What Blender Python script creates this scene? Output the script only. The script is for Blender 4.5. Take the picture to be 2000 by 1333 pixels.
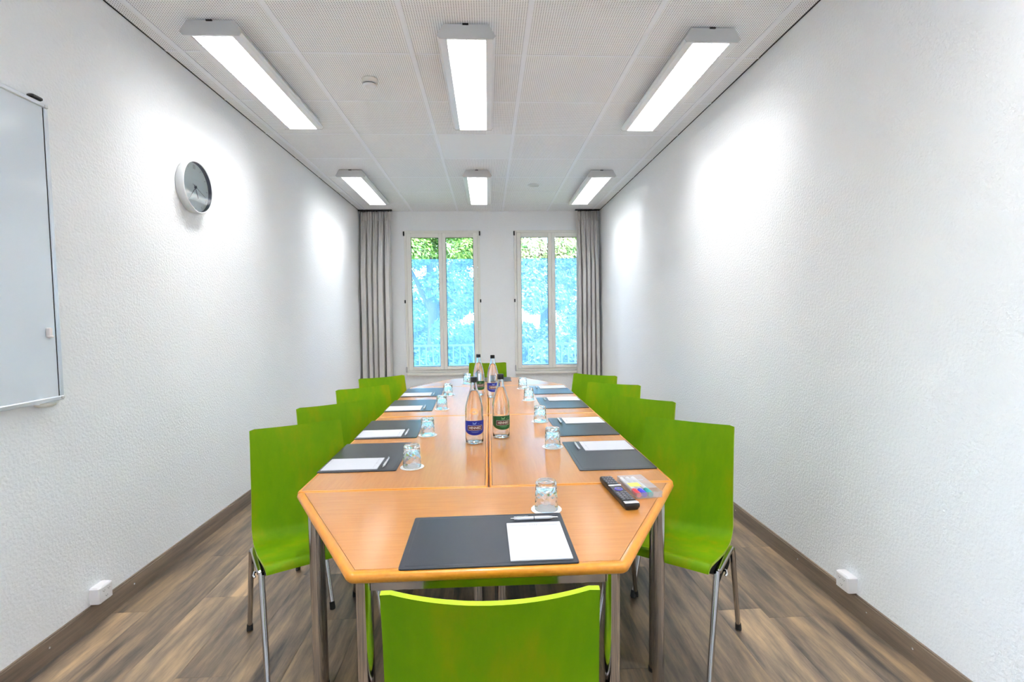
import bpy, math, random
import numpy as np
from mathutils import Vector, Matrix
random.seed(7)
SC = bpy.context.scene
for o in list(bpy.data.objects):
    bpy.data.objects.remove(o)
COL = SC.collection

# ------------------------------------------------------------------ camera
cam = bpy.data.objects.new('camera', bpy.data.cameras.new('camera'))
COL.objects.link(cam)
cam.data.sensor_fit = 'HORIZONTAL'
cam.data.sensor_width = 36
cam.data.lens = 17.458
cam.data.clip_start = 0.05
cam.data.clip_end = 200
R_ = Vector((0.998736, -0.048651, -0.012628)); U_ = Vector((0.015020, 0.049109, 0.998680)); F_ = Vector((0.047967, 0.997608, -0.049778))
cam.matrix_world = Matrix(((R_.x, U_.x, -F_.x, 0.0058), (R_.y, U_.y, -F_.y, 0), (R_.z, U_.z, -F_.z, 1.337), (0, 0, 0, 1)))
SC.camera = cam

# ------------------------------------------------------------------ world, sun, exposure
w = bpy.data.worlds.new('sky'); SC.world = w; w.use_nodes = True
nt = w.node_tree; nt.nodes.clear()
sky = nt.nodes.new('ShaderNodeTexSky'); sky.sky_type = 'NISHITA'; sky.sun_disc = False
sky.sun_elevation = math.radians(52); sky.sun_rotation = math.radians(200); sky.air_density = 1.0; sky.dust_density = 1.5
bg = nt.nodes.new('ShaderNodeBackground'); bg.inputs['Strength'].default_value = 1.9
wo = nt.nodes.new('ShaderNodeOutputWorld')
nt.links.new(sky.outputs[0], bg.inputs[0]); nt.links.new(bg.outputs[0], wo.inputs[0])
sun = bpy.data.objects.new('sun', bpy.data.lights.new('sun', 'SUN')); COL.objects.link(sun)
sun.data.energy = 4.0; sun.data.angle = 0.01; sun.data.color = (1, .95, .86)
sun.rotation_euler = Vector((-.35, -.62, 1.0)).to_track_quat('Z', 'Y').to_euler()
LAMP_STRENGTH = 17.0
SC.view_settings.view_transform = 'Standard'; SC.view_settings.look = 'None'
SC.view_settings.gamma = 1; SC.view_settings.use_curve_mapping = False
SC.view_settings.exposure = 1.5
SC.cycles.use_denoising = True
SC.cycles.max_bounces = 12; SC.cycles.diffuse_bounces = 6; SC.cycles.glossy_bounces = 6
SC.cycles.transmission_bounces = 12; SC.cycles.transparent_max_bounces = 16
SC.cycles.sample_clamp_indirect = 6

# ------------------------------------------------------------------ room numbers (metres)
XL, XR, YN, YF, H, C = -1.750, 1.611, -1.6, 7.08, 2.819, 1.337
TZ, T1, TL, TW = 0.74, 1.721, 1.275, 0.665

# ------------------------------------------------------------------ mesh helpers
class MB:
    def __init__(s): s.v = []; s.f = []; s.m = []; s.smooth = []
    def add(s, vs, fs, mi=0, sm=False):
        b = len(s.v); s.v += [tuple(p) for p in vs]
        for f in fs: s.f.append(tuple(i + b for i in f)); s.m.append(mi); s.smooth.append(sm)
        return s
    def box(s, x0, x1, y0, y1, z0, z1, mi=0):
        vs = [(x0,y0,z0),(x1,y0,z0),(x1,y1,z0),(x0,y1,z0),(x0,y0,z1),(x1,y0,z1),(x1,y1,z1),(x0,y1,z1)]
        return s.add(vs, [(0,3,2,1),(4,5,6,7),(0,1,5,4),(1,2,6,5),(2,3,7,6),(3,0,4,7)], mi)
    def bbox(s, x0, x1, y0, y1, z0, z1, b=.003, mi=0):
        # bevelled box: an octagonal chamfer all round the top and sides
        vs = []
        for z, e in ((z0, b), (z0 + b, 0), (z1 - b, 0), (z1, b)):
            for (sx, sy) in ((0,0),(1,0),(1,1),(0,1)):
                X = (x1 - e) if sx else (x0 + e); Y = (y1 - e) if sy else (y0 + e)
                if (sx, sy) == (0,0): vs += [(X, Y + b, z), (X + b, Y, z)]
                if (sx, sy) == (1,0): vs += [(X - b, Y, z), (X, Y + b, z)]
                if (sx, sy) == (1,1): vs += [(X, Y - b, z), (X - b, Y, z)]
                if (sx, sy) == (0,1): vs += [(X + b, Y, z), (X, Y - b, z)]
        fs = [tuple(reversed(range(8))), tuple(range(24, 32))]
        for k in range(3):
            for i in range(8):
                j = (i + 1) % 8; fs.append((k*8+i, k*8+j, k*8+8+j, k*8+8+i))
        return s.add(vs, fs, mi)
    def tube(s, pts, rad, n=12, mi=0, cap=True):
        pts = [Vector(p) for p in pts]; rs = rad if isinstance(rad, (list, tuple)) else [rad] * len(pts)
        vs = []; prev = None
        for i, p in enumerate(pts):
            t = (pts[min(i+1, len(pts)-1)] - pts[max(i-1, 0)]).normalized()
            if prev is None:
                a = Vector((0,0,1)) if abs(t.z) < .9 else Vector((1,0,0)); u = t.cross(a).normalized()
            else:
                u = (prev - t * prev.dot(t)).normalized()
            prev = u; q = t.cross(u)
            for k in range(n):
                a = 2*math.pi*k/n; vs.append(p + (u*math.cos(a) + q*math.sin(a)) * rs[i])
        fs = []
        for i in range(len(pts)-1):
            for k in range(n):
                l = (k+1) % n; fs.append((i*n+k, i*n+l, i*n+n+l, i*n+n+k))
        s.add(vs, fs, mi, True)
        if cap:
            s.add(vs[:n], [tuple(reversed(range(n)))], mi); s.add(vs[-n:], [tuple(range(n))], mi)
        return s
    def lathe(s, prof, n=32, mi=0, cx=0, cy=0, sm=True, mis=None):
        vs = []
        for r, z in prof:
            for k in range(n):
                a = 2*math.pi*k/n; vs.append((cx + r*math.cos(a), cy + r*math.sin(a), z))
        b = len(s.v); s.v += vs
        for i in range(len(prof)-1):
            for k in range(n):
                l = (k+1) % n
                s.f.append((b+i*n+k, b+i*n+l, b+i*n+n+l, b+i*n+n+k)); s.m.append(mis[i] if mis else mi); s.smooth.append(sm)
        return s
    def prism(s, poly, z0, z1, mi=0):
        n = len(poly); vs = [(x,y,z0) for x,y in poly] + [(x,y,z1) for x,y in poly]
        fs = [tuple(reversed(range(n))), tuple(range(n, 2*n))] + [(i, (i+1)%n, n+(i+1)%n, n+i) for i in range(n)]
        return s.add(vs, fs, mi)
    def mesh(s, name, mats):
        me = bpy.data.meshes.new(name); me.from_pydata(s.v, [], s.f)
        for m in (mats if isinstance(mats, (list, tuple)) else [mats]): me.materials.append(m)
        me.polygons.foreach_set('material_index', s.m); me.polygons.foreach_set('use_smooth', s.smooth)
        me.update(); return me
    def build(s, name, mats, parent=None, loc=(0,0,0), rz=0):
        return obj(name, s.mesh(name, mats), parent, loc, rz)

def obj(name, data, parent=None, loc=(0,0,0), rz=0):
    o = bpy.data.objects.new(name, data); COL.objects.link(o); o.location = loc; o.rotation_euler = (0,0,rz)
    if parent: o.parent = parent
    return o
def tag(o, label, cat, group=None):
    o['label'] = label; o['category'] = cat
    if group: o['group'] = group
    return o
def thing(name, label, cat, loc=(0,0,0), rz=0, group=None):
    return tag(obj(name, None, None, loc, rz), label, cat, group)
def struct(o): o['kind'] = 'structure'; return o
def stuff(o): o['kind'] = 'stuff'; return o
KIDS = {}
def dup(root, label, loc, rz=0, group=None):
    def cp(o, par):
        c = o.copy(); COL.objects.link(c)
        if par: c.parent = par
        for ch in [x for x in ALLK() if x.parent == o]: cp(ch, c)
        return c
    global _CACHE; _CACHE = list(COL.objects)
    r = cp(root, None); r.location = loc; r.rotation_euler = (0,0,rz); r['label'] = label
    if group: r['group'] = group
    return r
_CACHE = []
def ALLK(): return _CACHE

# ------------------------------------------------------------------ materials
def newmat(name):
    m = bpy.data.materials.new(name); m.use_nodes = True
    return m, m.node_tree, m.node_tree.nodes['Principled BSDF']
def mat(name, col, rough=.5, metal=0, spec=.5, coat=0, emit=None, es=0, trans=0, ior=1.45, bump=None, bscale=100, bdist=.001):
    m, nt, p = newmat(name)
    p.inputs['Base Color'].default_value = (*col, 1); p.inputs['Roughness'].default_value = rough
    p.inputs['Metallic'].default_value = metal; p.inputs['Specular IOR Level'].default_value = spec
    p.inputs['Coat Weight'].default_value = coat; p.inputs['Coat Roughness'].default_value = .08
    p.inputs['Transmission Weight'].default_value = trans; p.inputs['IOR'].default_value = ior
    if emit: p.inputs['Emission Color'].default_value = (*emit, 1); p.inputs['Emission Strength'].default_value = es
    if bump:
        tc = nt.nodes.new('ShaderNodeTexCoord'); n = nt.nodes.new('ShaderNodeTexNoise'); b = nt.nodes.new('ShaderNodeBump')
        n.inputs['Scale'].default_value = bscale; n.inputs['Detail'].default_value = 3
        b.inputs['Strength'].default_value = bump; b.inputs['Distance'].default_value = bdist
        nt.links.new(tc.outputs['Object'], n.inputs['Vector']); nt.links.new(n.outputs['Fac'], b.inputs['Height'])
        nt.links.new(b.outputs['Normal'], p.inputs['Normal'])
    return m
def grain(name, c1, c2, scale, rough=.4, spec=.5, coat=0, nscale=1.0, vary=None, bump=0, rand=True, c3=None, coatr=.08):
    """stretched noise grain; scale = xyz stretch on object coordinates, vary = amount of per-object tint"""
    m, nt, p = newmat(name); L = nt.links.new; N = nt.nodes.new
    tc = N('ShaderNodeTexCoord'); mp = N('ShaderNodeMapping'); mp.inputs['Scale'].default_value = scale
    oi = N('ShaderNodeObjectInfo'); vm = N('ShaderNodeVectorMath'); vm.operation = 'ADD'
    mul = N('ShaderNodeMath'); mul.operation = 'MULTIPLY'; mul.inputs[1].default_value = 53.0 if rand else 0.0
    L(oi.outputs['Random'], mul.inputs[0]); L(tc.outputs['Object'], mp.inputs['Vector'])
    L(mp.outputs[0], vm.inputs[0]); L(mul.outputs[0], vm.inputs[1])
    n1 = N('ShaderNodeTexNoise'); n1.inputs['Scale'].default_value = nscale; n1.inputs['Detail'].default_value = 6; n1.inputs['Roughness'].default_value = .65
    L(vm.outputs[0], n1.inputs['Vector'])
    cr = N('ShaderNodeValToRGB'); cr.color_ramp.elements[0].position = .32; cr.color_ramp.elements[1].position = .68
    cr.color_ramp.elements[0].color = (*c1, 1); cr.color_ramp.elements[1].color = (*c2, 1)
    if c3: e = cr.color_ramp.elements.new(.5); e.color = (*c3, 1)
    L(n1.outputs['Fac'], cr.inputs['Fac']); out = cr.outputs[0]
    if vary:
        h = N('ShaderNodeHueSaturation'); mr = N('ShaderNodeMapRange')
        mr.inputs['To Min'].default_value = 1 - vary; mr.inputs['To Max'].default_value = 1 + vary
        L(oi.outputs['Random'], mr.inputs['Value']); L(mr.outputs[0], h.inputs['Value']); L(out, h.inputs['Color']); out = h.outputs[0]
    L(out, p.inputs['Base Color'])
    p.inputs['Roughness'].default_value = rough; p.inputs['Specular IOR Level'].default_value = spec
    p.inputs['Coat Weight'].default_value = coat; p.inputs['Coat Roughness'].default_value = coatr; p.inputs['Coat IOR'].default_value = 1.75
    if bump:
        b = N('ShaderNodeBump'); b.inputs['Strength'].default_value = bump; b.inputs['Distance'].default_value = .002
        L(n1.outputs['Fac'], b.inputs['Height']); L(b.outputs['Normal'], p.inputs['Normal'])
    return m

M = {}
M['wall'] = mat('wall_plaster', (.925,.935,.95), .9, spec=.2, bump=.65, bscale=85, bdist=.005)
M['wall_back'] = M['wall']
M['white'] = mat('white_paint', (.82,.83,.84), .45)
M['lampwhite'] = mat('lamp_housing', (.80,.81,.83), .3)
M['lampgrey'] = mat('lamp_end', (.62,.62,.62), .5)
M['slat'] = mat('louvre_white', (.62,.62,.62), .4)
M['glow'] = mat('tube_light', (1,1,1), .5, emit=(.975,.99,1), es=LAMP_STRENGTH)
M['frame'] = mat('window_cream', (.86,.845,.79), .4)
M['black'] = mat('black_plastic', (.012,.012,.014), .35)
M['rubber'] = mat('rubber', (.02,.02,.02), .7)
M['matteblack'] = mat('matte_black', (.008,.008,.009), .7, spec=.1)
M['dark'] = mat('dark_gap', (.03,.03,.035), .9)
M['chrome'] = mat('chrome', (.50,.48,.47), .10, metal=1)
M['alu'] = mat('aluminium', (.72,.75,.80), .35, metal=.7)
M['tgrid'] = mat('grid_white', (.90,.92,.97), .4)
M['board'] = mat('whiteboard', (.74,.81,.88), .12, spec=.6, coat=.4)
M['edge'] = grain('beech_edge', (.66,.235,.014), (.74,.29,.025), (60,4,60), .32, coat=.1, nscale=1.2)
M['top'] = grain('beech_laminate', (.46,.172,.024), (.52,.213,.038), (5,70,5), .38, spec=.35, coat=.6, nscale=1.3, coatr=.19)
M['top2'] = grain('beech_laminate_long', (.46,.172,.024), (.52,.213,.038), (70,5,5), .38, spec=.35, coat=.6, nscale=1.3, coatr=.19)
M['shell'] = grain('green_plywood', (.120,.29,.0004), (.27,.32,.0004), (5,5,1.6), .5, spec=.12, coat=.0, nscale=1.1, c3=(.165,.325,.0004))
M['shelledge'] = mat('ply_edge', (.36,.50,.01), .4)
M['plank'] = grain('oak_plank', (.070,.057,.050), (.47,.315,.175), (15,1.8,15), .34, nscale=1.0, vary=.28, bump=.12, c3=(.235,.170,.115))
M['skirt'] = grain('skirting_wood', (.13,.095,.07), (.28,.205,.145), (20,1.2,20), .45, nscale=1.4)
M['mat'] = mat('desk_mat_leather', (.032,.035,.045), .30, spec=.5, bump=.3, bscale=600, bdist=.0005)
M['paper'] = mat('paper', (.60,.61,.66), .7)
M['ink'] = mat('printed_grey', (.45,.45,.50), .7)
M['coaster'] = mat('coaster', (.88,.88,.87), .8)
M['pen'] = mat('pen_white', (.70,.70,.74), .25, coat=.3)
M['silver'] = mat('silver', (.75,.75,.77), .2, metal=1)
M['glass'] = mat('clear_glass', (1,1,1), 0.0, trans=1, ior=1.45)
M['water'] = mat('water', (1,1,1), 0.0, trans=1, ior=1.33)
M['label_blue'] = mat('label_blue', (.012,.025,.33), .4)
M['label_green'] = mat('label_green', (.012,.12,.03), .4)
M['label_red'] = mat('label_red', (.10,.012,.012), .5)
M['cream'] = mat('label_cream', (.86,.80,.70), .5)
M['socket'] = mat('socket_white', (.86,.84,.85), .35)
M['clockrim'] = mat('clock_rim', (.74,.75,.75), .3, spec=.6)
M['clockface'] = mat('clock_face', (.88,.96,1.0), .5)
M['clockin'] = mat('clock_dark', (.10,.11,.16), .4)
M['magnet'] = mat('magnet', (.86,.78,.75), .4)
M['detector'] = mat('detector', (.80,.78,.72), .5)
M['red'] = mat('marker_red', (.75,.04,.05), .3); M['blue'] = mat('marker_blue', (.05,.05,.55), .3); M['teal'] = mat('marker_green', (.02,.35,.32), .3)
M['yellow'] = mat('sticker_yellow', (.85,.72,.15), .5)
M['button'] = mat('button_grey', (.16,.16,.18), .4)
M['bluering'] = mat('button_blue', (.10,.08,.45), .3)
M['outwhite'] = mat('outside_render', (.86,.86,.86), .8)
M['rail'] = mat('railing_white', (.62,.62,.62), .4)
M['ground'] = mat('terrace', (.72,.71,.68), .9)
M['lawn'] = grain('lawn', (.06,.14,.02), (.14,.24,.05), (3,3,3), .9, nscale=2)
M['trunk'] = grain('bark', (.02,.014,.01), (.05,.035,.025), (8,8,1.5), .9, nscale=2)

def leafmat(name, a, b):
    m, nt, p = newmat(name); L = nt.links.new; N = nt.nodes.new
    g = N('ShaderNodeNewGeometry'); cr = N('ShaderNodeValToRGB')
    cr.color_ramp.elements[0].color = (*a, 1); cr.color_ramp.elements[1].color = (*b, 1)
    L(g.outputs['Random Per Island'], cr.inputs['Fac']); L(cr.outputs[0], p.inputs['Base Color'])
    p.inputs['Roughness'].default_value = .45
    tr = N('ShaderNodeBsdfTranslucent'); mx = N('ShaderNodeMixShader'); mx.inputs[0].default_value = .45
    L(cr.outputs[0], tr.inputs['Color']); L(p.outputs[0], mx.inputs[1]); L(tr.outputs[0], mx.inputs[2])
    L(mx.outputs[0], nt.nodes['Material Output'].inputs['Surface']); return m
M['leaf'] = leafmat('leaf_green', (.005,.07,.006), (.24,.42,.09))
M['leaf2'] = leafmat('leaf_pale', (.02,.12,.015), (.50,.48,.26))

def panemat():
    m, nt, p = newmat('window_glass'); L = nt.links.new; N = nt.nodes.new
    t = N('ShaderNodeBsdfTransparent'); t.inputs[0].default_value = (.97,.99,.985,1)
    g = N('ShaderNodeBsdfGlossy'); g.inputs['Roughness'].default_value = 0.0
    f = N('ShaderNodeFresnel'); f.inputs['IOR'].default_value = 1.45; mx = N('ShaderNodeMixShader')
    L(f.outputs[0], mx.inputs[0]); L(t.outputs[0], mx.inputs[1]); L(g.outputs[0], mx.inputs[2])
    L(mx.outputs[0], nt.nodes['Material Output'].inputs['Surface']); return m
M['pane'] = panemat()
def filmmat():
    m, nt, p = newmat('sun_film'); L = nt.links.new; N = nt.nodes.new
    t = N('ShaderNodeBsdfTransparent'); t.inputs[0].default_value = (.62,.76,.84,1)
    d = N('ShaderNodeBsdfTranslucent'); d.inputs[0].default_value = (.45,.70,1.0,1)
    mx = N('ShaderNodeMixShader'); mx.inputs[0].default_value = .13
    L(t.outputs[0], mx.inputs[1]); L(d.outputs[0], mx.inputs[2])
    L(mx.outputs[0], nt.nodes['Material Output'].inputs['Surface']); return m
M['film'] = filmmat()
def clearplastic():
    m, nt, p = newmat('clear_plastic'); L = nt.links.new; N = nt.nodes.new
    t = N('ShaderNodeBsdfTransparent'); t.inputs[0].default_value = (.95,.95,.96,1)
    g = N('ShaderNodeBsdfPrincipled'); g.inputs['Base Color'].default_value = (.9,.9,.92,1); g.inputs['Roughness'].default_value = .12
    mx = N('ShaderNodeMixShader'); mx.inputs[0].default_value = .22
    L(t.outputs[0], mx.inputs[1]); L(g.outputs[0], mx.inputs[2]); L(mx.outputs[0], nt.nodes['Material Output'].inputs['Surface']); return m
M['case'] = clearplastic()
def tilemat():
    # white tile perforated with a 12 mm square grid of small holes
    m, nt, p = newmat('perforated_tile'); L = nt.links.new; N = nt.nodes.new
    tc = N('ShaderNodeTexCoord'); sc = N('ShaderNodeVectorMath'); sc.operation = 'SCALE'; sc.inputs['Scale'].default_value = 1/.0122
    fr = N('ShaderNodeVectorMath'); fr.operation = 'FRACTION'; sb = N('ShaderNodeVectorMath'); sb.operation = 'SUBTRACT'; sb.inputs[1].default_value = (.5,.5,0)
    ml = N('ShaderNodeVectorMath'); ml.operation = 'MULTIPLY'; ml.inputs[1].default_value = (1,1,0)
    ln = N('ShaderNodeVectorMath'); ln.operation = 'LENGTH'; mr = N('ShaderNodeMapRange')
    L(tc.outputs['Object'], sc.inputs[0]); L(sc.outputs[0], fr.inputs[0]); L(fr.outputs[0], sb.inputs[0]); L(sb.outputs[0], ml.inputs[0]); L(ml.outputs[0], ln.inputs[0])
    L(ln.outputs['Value'], mr.inputs['Value']); mr.inputs['From Min'].default_value = .19; mr.inputs['From Max'].default_value = .27
    mx = N('ShaderNodeMix'); mx.data_type = 'RGBA'; mx.inputs['A'].default_value = (.30,.31,.32,1); mx.inputs['B'].default_value = (.95,.965,.985,1)
    L(mr.outputs[0], mx.inputs['Factor']); L(mx.outputs['Result'], p.inputs['Base Color']); p.inputs['Roughness'].default_value = .7
    return m
M['tile'] = tilemat()
M['tileplain'] = mat('plain_tile', (.86,.885,.91), .6)

# ================================================================== ROOM
# floor with individual planks running down the room
fl = struct(MB().box(XL-.1, XR+.1, YN-.1, YF+.3, -.08, -.005).build('floor', M['dark']))
pw, pl = .200, 1.22
x = -1.78; i = 0
offs = [.98, .45, .88, .21, .70, 1.10, .33, .81, .05, .58, 1.02, .27, .74, .40, 1.15, .0, .57]
while x < XR:
    x0, x1 = max(x, XL), min(x + pw, XR)
    y = YN - offs[i % 17]
    while y < YF:
        y0, y1 = max(y, YN), min(y + pl, YF)
        if y1 - y0 > .02:
            hx, hy = (x1-x0)/2 - .00015, (y1-y0)/2 - .0003
            MB().bbox(-hx, hx, -hy, hy, -.004, 0, .0004).build('plank', M['plank'], fl, ((x0+x1)/2, (y0+y1)/2, 0))
        y += pl
    x += pw; i += 1

# walls
wl = struct(MB().box(XL-.15, XL, -.75, YF+.3, -.08, H+.25).box(XL-.15, XL, YN-.15, -1.45, -.08, H+.25).box(XL-.15, XL, -1.45, -.75, 2.4, H+.25).build('wall_left', M['wall']))
wr = struct(MB().box(XR, XR+.15, YN-.15, YF+.3, -.08, H+.25).build('wall_right', M['wall']))
wb = struct(MB().box(XL, XR, YN-.15, YN, -.08, H+.25).build('wall_back', M['wall']))
# added glazed door, unseen behind the viewer, lets in daylight to brighten the room
d1 = struct(MB().box(XL-.10, XL-.03, -1.45, -1.39, 0, 2.4).box(XL-.10, XL-.03, -.81, -.75, 0, 2.4).box(XL-.10, XL-.03, -1.39, -.81, 2.34, 2.4).box(XL-.10, XL-.03, -1.39, -.81, 0, .06).build('added_door_1', M['frame']))
MB().box(XL-.07, XL-.065, -1.39, -.81, .06, 2.34).build('pane', M['pane'], d1)
struct(MB().box(-14, XL-.15, -16, YF, -.3, -.05).build('ground_path', M['ground']))
WIN = [(-1.148, -.092), (.392, 1.448)]; WZ0, WZ1 = .557, 2.548
m = MB(); xs = [XL, WIN[0][0]+.03, WIN[0][1]-.03, WIN[1][0]+.03, WIN[1][1]-.03, XR]
for k in (0, 2, 4): m.box(xs[k], xs[k+1], YF, YF+.3, -.08, H+.25)
for k in (1, 3): m.box(xs[k], xs[k+1], YF, YF+.3, -.08, WZ0+.03); m.box(xs[k], xs[k+1], YF, YF+.3, WZ1-.03, H+.25)
wf = struct(m.build('wall_front', M['wall']))

# skirtings with screw heads
def skirt(name, side):
    s = 1 if side == 'l' else -1; X = XL if side == 'l' else XR
    a, b = sorted((X, X + s*.014)); c, d = sorted((X, X + s*.009))
    o = struct(MB().box(a, b, YN, YF, 0, .088).box(c, d, YN, YF, .088, .094).build(name, M['skirt']))
    me = MB().lathe([(0,.0016),(.004,.001),(.0045,0)], 8).mesh('screw', M['silver'])
    for yy in (1.75, 1.98, 2.45, 3.1, 3.9):
        q = obj('screw', me, o, (X + s*.014, yy, .055)); q.rotation_euler = (0, s*math.pi/2, 0)
skirt('baseboard_left', 'l'); skirt('baseboard_right', 'r')
struct(MB().box(XL+.014, XR-.014, YF-.014, YF, 0, .094).build('baseboard_front', M['skirt']))

# suspended ceiling: slab above, tiles and grid below
ce = struct(MB().box(XL-.15, XR+.15, YN-.15, YF+.3, H+.12, H+.25).build('ceiling', M['dark']))
gx = [-1.6557, -1.0255, -.3953, .2349, .8651, 1.4953]; gy = [2.8919 + .6182*k for k in range(-7, 7)]
cx_ = [XL+.010] + gx + [XR-.010]; cy_ = [YN] + gy + [YF-.006]
for a in range(len(cx_)-1):
    for b in range(len(cy_)-1):
        x0, x1, y0, y1 = cx_[a]+.010, cx_[a+1]-.010, cy_[b]+.004, cy_[b+1]-.004
        if a == 0: x0 = cx_[0]
        if a == len(cx_)-2: x1 = cx_[-1]
        if b == len(cy_)-2: y1 = cy_[-1]
        plain = abs(x0+.385) < .02 and abs(y0-4.132) < .03
        hx, hy = (x1-x0)/2, (y1-y0)/2
        t = MB().bbox(-hx, hx, -hy, hy, 0, .015, .002).build('ceiling_tile', M['tileplain'] if plain else M['tile'], ce, ((x0+x1)/2, (y0+y1)/2, H))
        if plain: t['label'] = 'plain ceiling tile without perforations'
for gxx in gx:
    MB().bbox(gxx-.0145, gxx+.0145, YN, YF-.004, H-.004, H+.02, .001).build('grid_bar', M['tgrid'], ce)
for gyy in gy:
    MB().box(XL+.01, XR-.01, gyy-.007, gyy+.007, H-.0015, H+.018).build('cross_bar', M['tgrid'], ce)
for nm, X, s in (('shade_strip_1', XL, 1), ('shade_strip_2', XR, -1)):  # dark strips standing in for the shade in the ceiling edge gap
    a, b = sorted((X, X+s*.009)); struct(MB().box(a, b, YN, YF, H+.002, H+.03).build(nm, M['dark']))

# ------------------------------------------------------------------ windows
def window(name, x0, x1):
    ya, yb = YF-.022, YF+.05
    m = MB()
    fw = .034
    m.bbox(x0, x0+fw, ya, yb, WZ0, WZ1, .003).bbox(x1-fw, x1, ya, yb, WZ0, WZ1, .003)
    m.bbox(x0+fw, x1-fw, ya, yb, WZ1-fw, WZ1, .003).bbox(x0+fw, x1-fw, ya, yb, WZ0, WZ0+fw, .003)
    fr = struct(m.build(name, M['frame'])); cxm = (x0+x1)/2
    for sgn in (-1, 1):
        a, b = (x0+fw+.002, cxm-.001) if sgn < 0 else (cxm+.001, x1-fw-.002)
        ga, gb = (a+.058, b-.048) if sgn < 0 else (a+.048, b-.058)
        z0, z1 = WZ0+fw+.002, WZ1-fw-.002; g0, g1 = .637, 2.452
        yy = ya-.012
        m = MB().bbox(a, ga, yy, yb-.01, z0, z1, .004).bbox(gb, b, yy, yb-.01, z0, z1, .004)
        m.bbox(ga, gb, yy, yb-.01, g1, z1, .004).bbox(ga, gb, yy, yb-.01, z0, g0, .004)
        sa = m.build('sash', M['frame'], fr)
        gk = MB(); e = .006
        gk.box(ga, ga+e, YF-.004, YF+.006, g0, g1).box(gb-e, gb, YF-.004, YF+.006, g0, g1).box(ga+e, gb-e, YF-.004, YF+.006, g1-e, g1).box(ga+e, gb-e, YF-.004, YF+.006, g0, g0+e)
        gk.build('gasket', M['black'], sa)
        MB().box(ga, gb, YF+.006, YF+.010, g0, g1).build('pane', M['pane'], sa)
        f = MB().box(ga+.004, gb-.004, YF+.012, YF+.0128, g0+.004, 2.155).build('sun_film', M['film'], sa)
        f['label'] = 'pale blue translucent film over the lower pane'
    h = MB().bbox(cxm-.014, cxm+.014, ya-.020, ya-.012, 1.29, 1.36, .003).bbox(cxm-.011, cxm+.011, ya-.05, ya-.020, 1.325, 1.347, .004).bbox(cxm-.010, cxm+.010, ya-.058, ya-.046, 1.21, 1.347, .004)
    h.build('handle', M['frame'], fr)
    for xx in (x0, x1):
        for zz, hh in ((2.505, .03), (1.56, .022), (.60, .04)):
            MB().tube([(xx, ya-.014, zz-hh), (xx, ya-.014, zz+hh)], .010, 10).build('hinge', M['black'] if zz > 1 else M['silver'], fr)
    MB().bbox(x0-.01, x1+.01, YF+.05, YF+.42, WZ0-.03, WZ0+.012, .004).build('outer_sill', M['outwhite'], fr)
    MB().bbox(x0, x1, ya-.008, YF, WZ0-.045, WZ0-.008, .003).build('trim_strip', M['frame'], fr)
window('window_1', *WIN[0]); window('window_2', *WIN[1])

# white render on the outside face and terrace
struct(MB().box(XL-3, XR+3, YF+.301, YF+.33, -.1, .50).box(XL-3, WIN[0][0]-.02, YF+.301, YF+.33, .5, 3.2).box(WIN[0][1]+.02, WIN[1][0]-.02, YF+.301, YF+.33, .5, 3.2).box(WIN[1][1]+.02, XR+3, YF+.301, YF+.33, .5, 3.2).build('wall_outside', M['outwhite']))
struct(MB().box(-14, 14, YF+.33, 9.6, -.3, -.05).build('ground_terrace', M['ground']))
struct(MB().box(-30, 30, 9.6, 45, -.45, -.32).build('ground_lawn', M['lawn']))

def railing(x0, x1, label):
    t = thing('railing', label, 'railing', ((x0+x1)/2, YF+.40, WZ0), 0, 'window railings')
    hw = (x1-x0)/2; zt = .925-WZ0
    MB().bbox(-hw, hw, -.014, .014, zt-.028, zt, .004).build('top_rail', M['rail'], t)
    MB().bbox(-hw, hw, -.010, .010, .045, .063, .003).build('bottom_rail', M['rail'], t)
    me = MB().bbox(-.009, .009, -.009, .009, .063, zt-.028, .002).mesh('bar', M['rail'])
    n = int(2*hw/.1025)
    for k in range(n+1): obj('bar', me, t, (-hw + .012 + k*(2*hw-.024)/n, 0, 0))
    for s in (-1, 1): MB().box(s*(hw-.03)-.012, s*(hw-.03)+.012, -.012, .012, .012, .046).build('foot', M['rail'], t)
railing(WIN[0][0]+.01, WIN[0][1]-.01, 'low white balcony railing outside the window on the clock side')
railing(WIN[1][0]+.01, WIN[1][1]-.01, 'low white balcony railing outside the window partly behind the curtain')

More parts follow.
